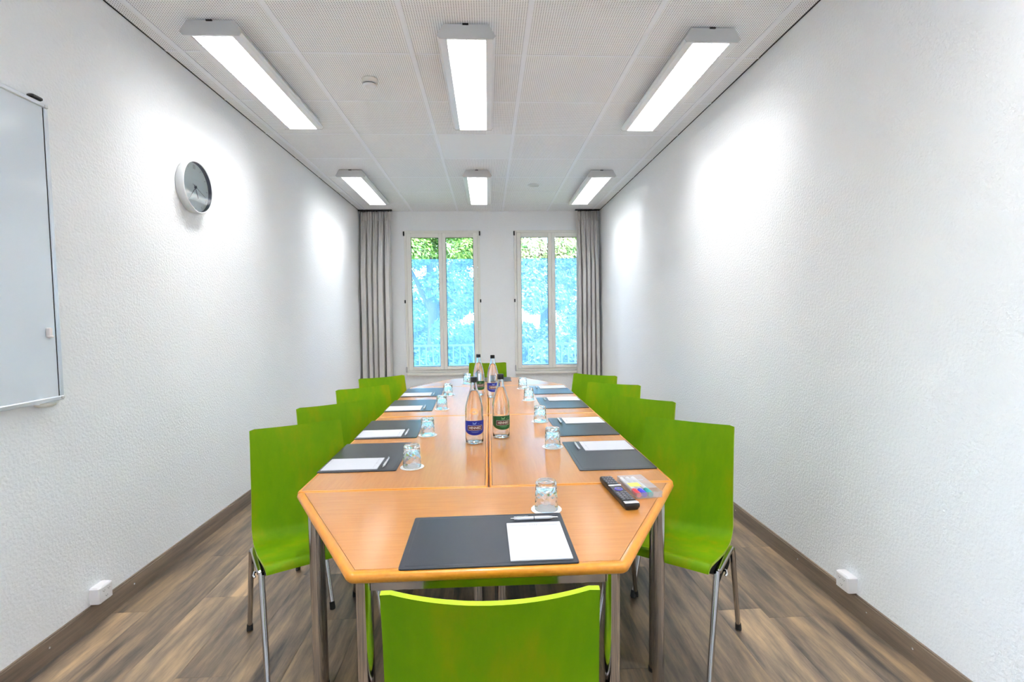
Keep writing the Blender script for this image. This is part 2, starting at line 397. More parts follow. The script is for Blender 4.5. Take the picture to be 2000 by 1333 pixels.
# ------------------------------------------------------------------ trees outside
def tree(label, x, y, h, r, lm, seed, n=6500):
    rd = random.Random(seed); t = thing('tree', label, 'tree', (x, y, -.32))
    MB().tube([(0,0,0),(.05,.02,h*.35),(-.05,.05,h*.7)], [.16,.12,.06], 10).tube([(.03,.02,h*.3),(.5,.2,h*.6)], [.08,.03], 8).tube([(.03,.02,h*.35),(-.6,-.1,h*.62)], [.08,.03], 8).build('trunk', M['trunk'], t)
    blobs = []
    for k in range(34):
        a = rd.uniform(0, 6.28); q = rd.uniform(0, 1)**.5 * r * .75; zz = rd.uniform(.02, .93) * h
        blobs.append((math.cos(a)*q, math.sin(a)*q*.7, zz, rd.uniform(.5, .85) * (r*.52)))
    g = np.random.default_rng(seed+500)
    B = np.array([blobs[k % 34] for k in range(n)])
    d = g.normal(size=(n,3)); d /= np.linalg.norm(d, axis=1)[:,None]
    p = B[:,:3] + d * B[:,3:4] * g.uniform(.72, 1.05, (n,1)); lo = p[:,2] < .1; p[lo,2] = .1 + g.random(lo.sum())*.4
    nr = d + g.normal(scale=.5, size=(n,3)) + np.array([0,0,.3]); nr /= np.linalg.norm(nr, axis=1)[:,None]
    u = np.cross(nr, g.random((n,3))); u /= np.linalg.norm(u, axis=1)[:,None]; v = np.cross(nr, u)
    L = g.uniform(.030, .062, (n,1)); W = L*.5
    V = np.stack([p-u*L, p+v*W+nr*.006, p+u*L, p-v*W+nr*.006], 1).reshape(-1,3)
    me = bpy.data.meshes.new('foliage'); me.from_pydata(V, [], np.arange(n*4).reshape(-1,4)); me.materials.append(lm); me.update()
    stuff(obj('foliage', me, t))
for lb_, x_, y_, h_, r_q, lm_ in [
 ('dense green tree seen through the window on the clock side', -1.35, 12.0, 5.0, 1.12, 'leaf'),
 ('green tree outside in the front row, right of the wall between the windows', 1.35, 12.0, 5.0, 1.12, 'leaf2'),
 ('green tree outside hidden behind the curtain on the clock side', -4.05, 12.0, 5.0, 1.12, 'leaf'),
 ('green tree outside hidden behind the curtain by the blank wall', 4.05, 12.0, 5.0, 1.12, 'leaf'),
 ('tall green tree in the second row outside, behind the wall between the windows', 0.0, 15.2, 6.2, 1.3, 'leaf'),
 ('tall green tree in the second row outside, towards the clock side', -3.2, 15.2, 6.2, 1.3, 'leaf'),
 ('pale tall tree in the second row outside, towards the blank wall side', 3.2, 15.2, 6.2, 1.3, 'leaf2')]:
    tree(lb_, x_, y_, h_, r_q, M[lm_], int(x_*10)+99, 42000 if abs(x_) < 3.5 else 12000)

# ------------------------------------------------------------------ curtains
def curtain(label, xt0, xt1, xb0, xb1, seed, folds):
    rd = random.Random(seed); t = thing('curtain', label, 'curtain', ((xt0+xt1)/2, YF-.11, 0), 0)
    cx = (xt0+xt1)/2; nx, nz = 150, 44; ztop, zbot = 2.795, .03
    ph = [rd.uniform(-.35, .35) for _ in range(folds+2)]; am = [rd.uniform(.75, 1.15) for _ in range(folds+2)]
    vs = []
    for j in range(nz+1):
        q = j/nz; z = ztop + (zbot-ztop)*q
        s = min(1, q*3); s = s*s*(3-2*s)
        x0 = xt0+(xb0-xt0)*q**.7; x1 = xt1+(xb1-xt1)*q**.7
        for i in range(nx+1):
            u = i/nx; k = int(u*folds); fu = u*folds
            wob = .10*math.sin(q*2.6+seed)*math.sin(fu*1.7)
            lob = min(1, max(0, (abs(math.sin(math.pi*(fu+wob)))-.30)/.24)); lob = lob*lob*(3-2*lob)
            A = (.030 + .112*s) * am[min(k, folds)]
            fine = abs(math.sin(math.pi*fu*2.5+.6))*.024*(1-s)
            y = .045 - A*lob - fine
            xx = x0 + (x1-x0)*u + math.sin(2*math.pi*(fu+wob))*.002*s
            vs.append((xx-cx, y, z))
    m = MB(); W = nx+1
    m.add(vs, [(j*W+i, j*W+i+1, (j+1)*W+i+1, (j+1)*W+i) for j in range(nz) for i in range(nx)], 0, True)
    f = m.build('fabric', M['curtain'], t); so = f.modifiers.new('thick', 'SOLIDIFY'); so.thickness = .003
    mm = MB(); mm.add([(v[0], v[1]-.004, v[2]) for v in vs[:W*3]], [(j*W+i, j*W+i+1, (j+1)*W+i+1, (j+1)*W+i) for j in range(2) for i in range(nx)], 0, True)
    hb = mm.build('heading_tape', M['curtain'], t); so = hb.modifiers.new('thick', 'SOLIDIFY'); so.thickness = .002
    MB().bbox(xt0-cx-.03, xt1-cx+.03, -.022, .022, H-.016, H-.001, .003).build('track', M['black'], t)
    me = MB().bbox(-.004, .004, -.004, .004, 0, .02, .001).mesh('glider', M['black'])
    for k in range(folds*2): obj('glider', me, t, (xt0-cx+.02+k*(xt1-xt0-.04)/(folds*2-1), 0, 2.79))
M['curtain'] = mat('curtain_linen', (.62,.60,.58), .9, spec=.1, bump=.3, bscale=500, bdist=.001)
curtain('grey linen curtain hanging in the corner on the clock side', -1.715, -1.315, -1.735, -1.335, 3, 5)
curtain('grey linen curtain covering the edge of the window by the blank wall', 1.275, 1.562, 1.262, 1.585, 8, 5)

# ------------------------------------------------------------------ lamps
def lamp_proto(label, loc):
    t = thing('ceiling_light', label, 'ceiling light', loc, 0, 'fluorescent ceiling lights')
    hb, ht, hl, d = .148, .112, .615, .070
    # housing: two sloped sides, flat bottom strips either side of the opening, a lid at the ceiling
    m = MB(); op = .100
    def bar(prof, y0, y1, mi=0):
        n = len(prof); vs = [(p[0], y0, p[1]) for p in prof] + [(p[0], y1, p[1]) for p in prof]
        m.add(vs, [tuple(range(n)), tuple(reversed(range(n, 2*n)))] + [(i, n+i, n+(i+1)%n, (i+1)%n) for i in range(n)], mi)
    for s in (-1, 1):
        bar([(s*op, -d), (s*(hb-.012), -d), (s*hb, -d+.014), (s*ht, -.001), (s*(ht-.006), -.001), (s*(hb-.012), -d+.016), (s*(hb-.016), -d+.004), (s*op, -d+.004)], -hl, hl)
        bar([(s*op, -d), (s*(op+.002), -d), (s*(op+.002), -.018), (s*op, -.018)], -hl, hl)
    m.box(-ht, ht, -hl, hl, -.006, -.001)
    m.build('housing', M['lampwhite'], t)
    for s in (-1, 1):
        e = MB(); y0, y1 = sorted((s*hl, s*(hl+.006))); pr = [(-hb+.012,-d-.002),(hb-.012,-d-.002),(hb+.001,-d+.013),(ht+.002,-.001),(-ht-.002,-.001),(-hb-.001,-d+.013)]
        n = 6; e.add([(p[0], y0, p[1]) for p in pr] + [(p[0], y1, p[1]) for p in pr], [tuple(reversed(range(n))), tuple(range(n, 2*n))] + [(i, (i+1)%n, n+(i+1)%n, n+i) for i in range(n)])
        e.build('end_cap', M['lampgrey'], t)
    MB().box(-.095, .095, -hl+.035, hl-.004, -.030, -.027).build('light_panel', M['glow'], t)
    sl = MB(); k = -hl+.012
    while k < hl-.005:
        sl.add([(-op,k,-d+.001),(op,k,-d+.001),(op,k+.0012,-d+.001),(-op,k+.0012,-d+.001),(-op,k-.001,-d+.031),(op,k-.001,-d+.031),(op,k+.002,-d+.031),(-op,k+.002,-d+.031)],
               [(0,3,2,1),(4,5,6,7),(0,1,5,4),(1,2,6,5),(2,3,7,6),(3,0,4,7)]); k += .030
    for fx in (-.05, 0, .05): sl.box(fx-.0008, fx+.0008, -hl+.01, hl-.005, -d+.001, -d+.034)
    stuff(sl.build('louvre', M['slat'], t))
    MB().box(-.018, .012, -hl-.012, -hl-.006, -.006, .0).build('cable_clip', M['black'], t)
    return t
LY = [3.212, 5.715, .71]  # last row is unseen, added to brighten the room
LXs = [-1.340, -.082, 1.192]
side = ['on the clock side', 'in the middle', 'on the blank wall side']
rowt = ['in the near row, lit ceiling light', 'in the far row by the windows, lit ceiling light', 'in the added unseen row above the viewer, lit ceiling light']
lp = None
for j, yy in enumerate(LY):
    for i_, xx in enumerate(LXs):
        lb = 'white louvred ceiling light %s, %s' % (['of the near row', 'of the far row by the windows', 'of the added unseen row above the viewer'][j], side[i_])
        if lp is None: lp = lamp_proto(lb, (xx, yy, H-.004))
        else: dup(lp, lb, (xx, yy, H-.004))

# smoke detector and round ceiling speaker
t = thing('smoke_detector', 'small cream round smoke detector on the perforated ceiling', 'smoke detector', (-.705, 3.20, H))
MB().lathe([(0,0),(.047,0),(.048,-.006),(.046,-.026),(.044,-.028)], 28).build('base', M['detector'], t)
MB().lathe([(.036,-.028),(.036,-.034)], 28).build('vent_ring', M['dark'], t)
MB().lathe([(.044,-.0281),(.036,-.0282)], 28).lathe([(.040,-.034),(.039,-.042),(.028,-.046),(0,-.047)], 28).build('cap', M['white'], t)
t = thing('ceiling_speaker', 'flat round white grille in the ceiling near the windows', 'speaker', (.552, 5.69, H))
MB().lathe([(.072,0),(.073,-.004),(.066,-.008),(.060,-.006)], 32).build('rim', M['white'], t)
MB().lathe([(.060,-.004),(0,-.004)], 32).build('grille', M['lampgrey'], t)

# ------------------------------------------------------------------ tables
def offset_poly(poly, d):
    n = len(poly); out = []; D = d if isinstance(d, (list, tuple)) else [d]*n   # D[i] belongs to the edge i -> i+1
    for i in range(n):
        p0, p1, p2 = Vector(poly[i-1]), Vector(poly[i]), Vector(poly[(i+1) % n])
        a = (p1-p0).normalized(); b = (p2-p1).normalized(); na = Vector((-a.y, a.x)); nb = Vector((-b.y, b.x))
        q0 = p1 + na*D[i-1]; q1 = p1 + nb*D[i]; cr = a.x*b.y - a.y*b.x
        t = ((q1.x-q0.x)*b.y - (q1.y-q0.y)*b.x)/cr; out.append((q0.x+a.x*t, q0.y+a.y*t))
    return out
def rounded(poly, r, seg=4):
    n = len(poly); out = []
    for i in range(n):
        p0, p1, p2 = Vector(poly[i-1]), Vector(poly[i]), Vector(poly[(i+1) % n])
        a = (p0-p1).normalized(); b = (p2-p1).normalized(); A = p1+a*r; B = p1+b*r
        for k in range(seg+1):
            q = k/seg; out.append(tuple((A*(1-q)**2 + p1*2*q*(1-q) + B*q*q)))
    return out
def table(label, poly, cx, cy, legs, topm, rails, bands):
    t = thing('conference_table', label, 'table', (cx, cy, 0), 0, 'beech tables pushed together')
    P = [(x-cx, y-cy) for x, y in poly]; B = .023; th = .027
    m = MB(); rings = []
    prof = [(.026, -th), (.010, -th), (.004, -th+.005), (.0006, -th*.5), (.004, -.005), (.010, -.0012), (B, 0), (B, -.004)]
    out = rounded(P, .016); n = len(out)
    # inset rings keep the corner count
    vs = []
    for d, z in prof:
        q = rounded(offset_poly(P, [d*w/.023 for w in bands]), max(.0015, .016 - d*.75)); vs += [(a, b, TZ+z) for a, b in q]
    m.add(vs, [(k*n+i, k*n+(i+1)%n, (k+1)*n+(i+1)%n, (k+1)*n+i) for k in range(len(prof)-1) for i in range(n)], 0, True)
    m.build('edge_band', M['edge'], t)
    MB().prism(offset_poly(P, [w+.0014 for w in bands]), TZ-.024, TZ-.0003).build('tabletop', topm, t)
    MB().prism(offset_poly(P, [w-.001 for w in bands]), TZ-.0265, TZ-.004).build('core', M['dark'], t)
    lm = MB().tube([(0,0,.012),(0,0,TZ-.028)], .0205, 20, cap=True).mesh('leg', M['chrome'])
    fm = MB().lathe([(0,0),(.0225,0),(.0225,.012),(.021,.014),(0,.014)], 20).mesh('foot_cap', M['black'])
    for lx, ly in legs:
        l = obj('leg', lm, t, (lx-cx, ly-cy, 0)); obj('foot_cap', fm, l)
    for (ax, ay), (bx, by) in rails:
        A = Vector((ax-cx, ay-cy, 0)); Bv = Vector((bx-cx, by-cy, 0)); d = (Bv-A).normalized(); nn = Vector((-d.y, d.x, 0))*.0125
        A += d*.018; Bv -= d*.018
        z0, z1 = TZ-.062, TZ-.027
        vs = [A-nn, Bv-nn, Bv+nn, A+nn]; vs = [(v.x, v.y, z0) for v in vs] + [(v.x, v.y, z1) for v in vs]
        MB().add(vs, [(0,3,2,1),(4,5,6,7),(0,1,5,4),(1,2,6,5),(2,3,7,6),(3,0,4,7)]).build('rail', M['chrome'], t)
    return t
g = .0012
TRD = .576
fr_ = [(-.3325, T1-TRD), (.3325, T1-TRD), (TW, T1-g), (-TW, T1-g)]
fl_ = [(-.305, T1-TRD+.052), (.305, T1-TRD+.052), (.588, T1-.055), (-.585, T1-.055)]
table('front trapezoid beech table carrying the remote control', fr_, 0, T1-TRD/2, fl_, M['top'], [(fl_[k], fl_[(k+1) % 4]) for k in range(4)], [.023,.023,.011,.023])
for r_ in (0, 1):
    for s in (-1, 1):
        y0 = T1 + r_*TL; y1 = y0+TL
        xa, xb = (-TW, -g) if s < 0 else (g, TW)
        legs = [(xa+.052, y0+.058), (xb-.042, y0+.058), (xb-.042, y1-.058), (xa+.052, y1-.058)] if s < 0 else [(xa+.042, y0+.058), (xb-.052, y0+.058), (xb-.052, y1-.058), (xa+.042, y1-.058)]
        lb = 'rectangular beech table on the %s, %s' % ('whiteboard and clock side' if s < 0 else 'blank wall side', 'nearer half' if r_ == 0 else 'half by the windows')
        table(lb, [(xa, y0+g), (xb, y0+g), (xb, y1-g), (xa, y1-g)], (xa+xb)/2, (y0+y1)/2, legs, M['top2'], [(legs[k], legs[(k+1) % 4]) for k in range(4)], [.010,.013,.010,.011] if s > 0 else [.010,.011,.010,.013])
ye = T1 + 2*TL
bk = [(-TW, ye+g), (TW, ye+g), (.3325, ye+TRD), (-.3325, ye+TRD)]
bl = [(-.588, ye+.055), (.588, ye+.055), (.305, ye+TRD-.052), (-.305, ye+TRD-.052)]
table('far trapezoid beech table nearest the windows', bk, 0, ye+TRD/2, bl, M['top'], [(bl[k], bl[(k+1) % 4]) for k in range(4)], [.011,.023,.023,.023])

# ------------------------------------------------------------------ chairs
def chair_proto(label, loc, rz):
    t = thing('stacking_chair', label, 'chair', loc, rz, 'green plywood chairs around the table')
    # local: x = sideways, y = forward
    prof = [(-.256,.862),(-.240,.79),(-.226,.72),(-.213,.64),(-.203,.57),(-.196,.52),(-.189,.478),(-.179,.445),(-.165,.427),(-.141,.413),(-.108,.407),(-.06,.407),(-.01,.413),(.05,.423),(.11,.435),(.155,.443),(.180,.446),(.196,.443),(.207,.434),(.211,.422)]
    # refine with Catmull-Rom
    pts = []
    for i in range(len(prof)-1):
        p0, p1, p2, p3 = [Vector(prof[max(0, min(len(prof)-1, i+k))]) for k in (-1,0,1,2)]
        for k in range(3):
            u = k/3; pts.append(.5*((2*p1) + (p2-p0)*u + (2*p0-5*p1+4*p2-p3)*u*u + (3*p1-p0-3*p2+p3)*u**3))
    pts.append(Vector(prof[-1])); n = len(pts); nx = 20; th = .0105
    def surf(i, k):
        p = pts[i]; u = k/nx*2-1; s = i/(n-1)
        tan = (pts[min(i+1, n-1)]-pts[max(i-1, 0)]).normalized(); nrm = Vector((-tan.y, tan.x))  # towards the sitter: forward/up
        if nrm.y < 0 and s > .5: nrm = -nrm
        back = max(0, min(1, (p.y-.46)/.16)); seat = 1 - max(0, min(1, (p.y-.40)/.12)) if p.x < .15 else max(0, 1-(p.x-.15)/.05)
        hw = .193 + .013*min(1, s/.35) - .004*max(0, (s-.85))*6
        bow = (1-u*u)
        y = p.x - .032*bow*back; z = p.y - .010*bow*max(0, (p.y-.80)/.06)*1.0 - .008*bow*seat*(1 if p.x < .17 else 0)
        r = .0
        xx = u*hw
        # rounded outer corners of the top edge
        if i == 0: z -= .006*max(0, (abs(u)-.9)/.1)
        return Vector((xx, y, z)), Vector((0, nrm.x, nrm.y))
    top, bot = [], []
    for i in range(n):
        for k in range(nx+1):
            p, nn = surf(i, k); top.append(p); bot.append(p-nn*th)
    W = nx+1; m = MB()
    q = lambda i, k: i*W+k
    m.add(top, [(q(i,k), q(i+1,k), q(i+1,k+1), q(i,k+1)) for i in range(n-1) for k in range(nx)], 0, True)
    m.add(bot, [(q(i,k), q(i,k+1), q(i+1,k+1), q(i+1,k)) for i in range(n-1) for k in range(nx)], 0, True)
    for k, fl in ((0, 0), (nx, 1)):
        vs = [top[q(i,k)] for i in range(n)] + [bot[q(i,k)] for i in range(n)]
        m.add(vs, [((i, n+i, n+i+1, i+1) if fl == 0 else (i, i+1, n+i+1, n+i)) for i in range(n-1)], 1)
    for i, fl in ((0, 0), (n-1, 1)):
        vs = [top[q(i,k)] for k in range(W)] + [bot[q(i,k)] for k in range(W)]
        m.add(vs, [((k, k+1, W+k+1, W+k) if fl == 0 else (k, W+k, W+k+1, k+1)) for k in range(W-1)], 1)
    m.build('seat_shell', [M['shell'], M['shelledge']], t)
    for s in (-1, 1):
        R0, F0 = Vector((s*.216, -.118, .388)), Vector((s*.208, .108, .392))
        Rf, Ff = Vector((s*.225, -.214, .018)), Vector((s*.216, .252, .018))
        for a, b in ((R0, Rf), (F0, Ff)):
            d = (b-a).normalized()
            l = MB().tube([a, a+d*.04, a+(b-a)*.5, b], [.0108,.0108,.0104,.0098], 14).build('leg', M['chrome'], t)
            MB().tube([b-d*.014, b+d*.012, (b.x, b.y, .0005)], [.0118,.0125,.0120], 12).build('foot_cap', M['rubber'], l)
        MB().bbox(-.0105, .0105, -.122, .112, -.0095, .0085, .004).build('side_bar', M['chrome'], t, (s*.212, 0, .392))
        # black side plate hanging under the bar
        pl_ = [(-.112,.380),(.104,.384),(.112,.340),(.080,.318),(.02,.330),(-.05,.336),(-.085,.312),(-.125,.322)]
        xa, xb = sorted((s*.206, s*.200)); mm = MB(); k = len(pl_)
        mm.add([(xa, a, b) for a, b in pl_] + [(xb, a, b) for a, b in pl_], [tuple(reversed(range(k))), tuple(range(k, 2*k))] + [(i, (i+1)%k, k+(i+1)%k, k+i) for i in range(k)])
        xa, xb = sorted((s*.199, s*.191)); pk = [(-.128,.386),(.120,.384),(.188,.415),(.186,.428),(.11,.421),(0,.401),(-.11,.395)]; k = len(pk)
        mm.add([(xa, a, b) for a, b in pk] + [(xb, a, b) for a, b in pk], [tuple(reversed(range(k))), tuple(range(k, 2*k))] + [(i, (i+1)%k, k+(i+1)%k, k+i) for i in range(k)])
        mm.build('side_plate', M['matteblack'], t)
        MB().tube([(s*.205, .015, .356), (s*.222, .015, .356), (s*.226, .028, .350), (s*.222, .036, .345)], .0050, 8).build('coupling_hook', M['silver'], t)
    for yy in (-.075, .085):
        MB().tube([(-.205, yy, .372), (.205, yy, .372)], .009, 10).build('crossbar', M['chrome'], t)
    return t
# coupling hook lathe sits at origin height; keep it clean by moving nothing else
CH = [('L1', -.732, 2.055, -59.0, 'green plywood chair on the whiteboard side, nearest the viewer, chrome legs fully visible'),
 ('L2', -.712, 2.597, -52.5, 'green plywood chair on the whiteboard side, second from the viewer'),
 ('L3', -.700, 3.264, -51.0, 'green plywood chair on the whiteboard side, third from the viewer'),
 ('L4', -.715, 3.842, -56.4, 'green plywood chair on the whiteboard side, last one before the curtain'),
 ('R1', .734, 1.955, -127.7, 'green plywood chair on the blank wall side, nearest, behind the remote control'),
 ('R2', .700, 2.592, -135.0, 'green plywood chair on the blank wall side, second from the viewer'),
 ('R3', .725, 3.199, -125.5, 'green plywood chair on the blank wall side, third from the viewer'),
 ('R4', .695, 3.746, -129.6, 'green plywood chair on the blank wall side, last one before the curtain'),
 ('N', .010, 1.114, 88.5, 'green plywood chair at the near end of the table, seen from behind'),
 ('F', -.012, 4.895, -92.0, 'green plywood chair at the far end, between the windows behind the bottles')]
cp_ = None
for k, x, y, a, lb in CH:
    rz = math.radians(a-90)
    if cp_ is None: cp_ = chair_proto(lb, (x, y, 0), rz)
    else: dup(cp_, lb, (x, y, 0), rz)

# ------------------------------------------------------------------ place settings
def mat_proto(label, loc, rz):
    t = thing('desk_mat', label, 'desk mat', loc, rz, 'dark desk mats')
    P = rounded([(-.2165,-.152),(.2165,-.152),(.2165,.152),(-.2165,.152)], .008, 3)
    MB().prism(P, 0, .0030).build('leather_sheet', M['mat'], t)
    Q = rounded([(-.204,-.1395),(.204,-.1395),(.204,.1395),(-.204,.1395)], .006, 3); n = len(Q)
    m = MB(); q2 = [(x*.988, y*.985) for x, y in Q]
    m.add([(x,y,.0031) for x,y in Q] + [(x,y,.0036) for x,y in q2], [(i,(i+1)%n,n+(i+1)%n,n+i) for i in range(n)]); m.add([(x,y,.0036) for x,y in q2], [tuple(range(n))])
    m.build('inner_panel', M['mat'], t)
    return t
def pad_proto(label, loc, rz):
    t = thing('notepad', label, 'notepad', loc, rz, 'white notepads')
    MB().bbox(-.0765, .0765, -.109, .109, 0, .0035, .0006).build('sheets', M['paper'], t)
    m = MB()
    m.box(-.066, -.020, .090, .0912, .0034, .0037).box(.018, .066, .090, .0912, .0034, .0037)
    for k in range(4): m.box(-.012+k*.006, -.009+k*.006, .089, .094, .0034, .0037)
    m.box(-.06, .05, -.0995, -.0987, .0034, .0037)
    stuff(m.build('printed_lines', M['ink'], t))
    return t
def pen_proto(label, loc, rz):
    t = thing('ballpoint_pen', label, 'pen', loc, rz, 'white ballpoint pens')
    z = .0055
    MB().tube([(-.060,0,z),(-.057,0,z),(.0,0,z),(.040,0,z),(.052,0,z)], [.0035,.0045,.0052,.0050,.0036], 14).build('barrel', M['pen'], t)
    MB().tube([(.052,0,z),(.066,0,z),(.070,0,z)], [.0032,.0016,.0006], 10).build('tip', M['silver'], t)
    MB().tube([(-.060,0,z),(-.069,0,z)], [.0022,.0022], 8).build('push_button', M['silver'], t)
    MB().bbox(-.060, -.018, -.0016, .0016, z+.0052, z+.0068, .0004).build('clip', M['silver'], t)
    MB().tube([(-.002,0,z),(.000,0,z)], .0054, 14).build('ring', M['black'], t)
    return t
def glass_proto(label, loc):
    t = thing('tumbler', label, 'drinking glass', loc, 0, 'upturned cut glass tumblers')
    n, rows, h = 72, 36, .088
    m = MB(); prof_o = []
    # outer wall, upside down: rim at the bottom, thick base at the top
    vs = []
    for j in range(rows+1):
        q = j/rows; z = .001 + q*(h-.001); r = .0360 - .0035*q
        if q < .04: r -= .0008
        if q > .95: r -= (q-.95)*.05
        for k in range(n):
            a = 2*math.pi*k/n; d = 0
            if .20 < q < .80:
                w1 = abs(((a*9/math.pi + (q-.2)*9) % 2)-1); w2 = abs(((a*9/math.pi - (q-.2)*9) % 2)-1)
                env = min(1, (q-.2)*12, (.8-q)*12); d = -.0016*env*max(0, 1-3*min(w1, w2, 1))
            elif q >= .80 and q < .93:
                d = -.0010*max(0, math.cos(a*18))
            vs.append(((r+d)*math.cos(a), (r+d)*math.sin(a), z))
    m.add(vs, [(j*n+k, j*n+(k+1)%n, (j+1)*n+(k+1)%n, (j+1)*n+k) for j in range(rows) for k in range(n)], 0, True)
    # base at the top, inner wall
    m.lathe([(.0300,h),(.026,h+.0006),(.022,h-.001),(0,h-.0015)], n)
    m.lathe([(0,h-.013),(.024,h-.012),(.0292,h-.016),(.0325,.020),(.0336,.002),(.0345,.0008),(.0352,.001)], n, sm=True)
    m.build('glass_body', M['glass'], t)
    return t
def coaster_proto(label, loc):
    t = thing('paper_coaster', label, 'coaster', loc, 0, 'round white paper coasters')
    n = 40; P = [(.047*(1+.012*math.cos(a*20))*math.cos(a), .047*(1+.012*math.cos(a*20))*math.sin(a)) for a in [2*math.pi*k/80 for k in range(80)]]
    MB().prism(P, 0, .0012).build('disc', M['coaster'], t)
    return t
seats = []  # centre x,y of mat, rotation (local +y = away from sitter), glass pos, name
N_ = 'at the near end of the table'
seats.append((0.0, 1.309, 0.5, (.1775, 1.500), 'near end place in front of the nearest chair', (.1275, 1.281, 0.5), (.1325, 1.4145, 1)))
LYs = [(2.142, 'first place on the whiteboard side', -89.5), (2.668, 'second place on the whiteboard side', -88.5), (3.372, 'third place on the whiteboard side', -89), (3.952, 'last place on the whiteboard side', -89)]
LG = [(-.305, 1.975), (-.307, 2.508), (-.300, 3.215), (-.305, 3.795)]
for (yy, nm, rz), gp in zip(LYs, LG):
    seats.append((-.514, yy, rz, gp, nm, (-.546, yy-.125, rz), (-.417, yy-.122, rz)))
RYs = [(2.082, 'first place on the blank wall side', 90.5), (2.633, 'second place on the blank wall side', 91), (3.368, 'third place on the blank wall side', 90), (3.960, 'last place on the blank wall side', 91)]
RG = [(.292, 2.225), (.292, 2.770), (.287, 3.490), (.284, 4.062)]
for (yy, nm, rz), gp in zip(RYs, RG):
    seats.append((.500, yy, rz, gp, nm, (.532, yy+.123, rz), (.400, yy+.122, rz)))
seats.append((0.0, ye+TRD-.165, 180, (-.185, 4.425), 'far end place before the windows', (-.125, ye+TRD-.137, 180), (-.13, 4.518, 180)))
mp = pp = np_ = gp_ = cpr = None
for x, y, rz, gl, nm, pad, pen in seats:
    r = math.radians
    a = ('dark grey leather desk mat, ' + nm, (x, y, TZ), r(rz))
    if mp is None: mp = mat_proto(*a)
    else: dup(mp, *a)
    a = ('white notepad on the desk mat, ' + nm, (pad[0], pad[1], TZ+.0037), r(pad[2]))
    if pp is None: pp = pad_proto(*a)
    else: dup(pp, *a)
    a = ('white ballpoint pen beside the notepad, ' + nm, (pen[0], pen[1], TZ+.0037), r(pen[2]))
    if np_ is None: np_ = pen_proto(*a)
    else: dup(np_, *a)
    a = ('round white paper coaster under the tumbler, ' + nm, (gl[0], gl[1], TZ))
    if cpr is None: cpr = coaster_proto(*a)
    else: dup(cpr, *a)
    a = ('upturned cut glass tumbler, ' + nm, (gl[0], gl[1], TZ+.0014))
    if gp_ is None: gp_ = glass_proto(*a)
    else: dup(gp_, *a)

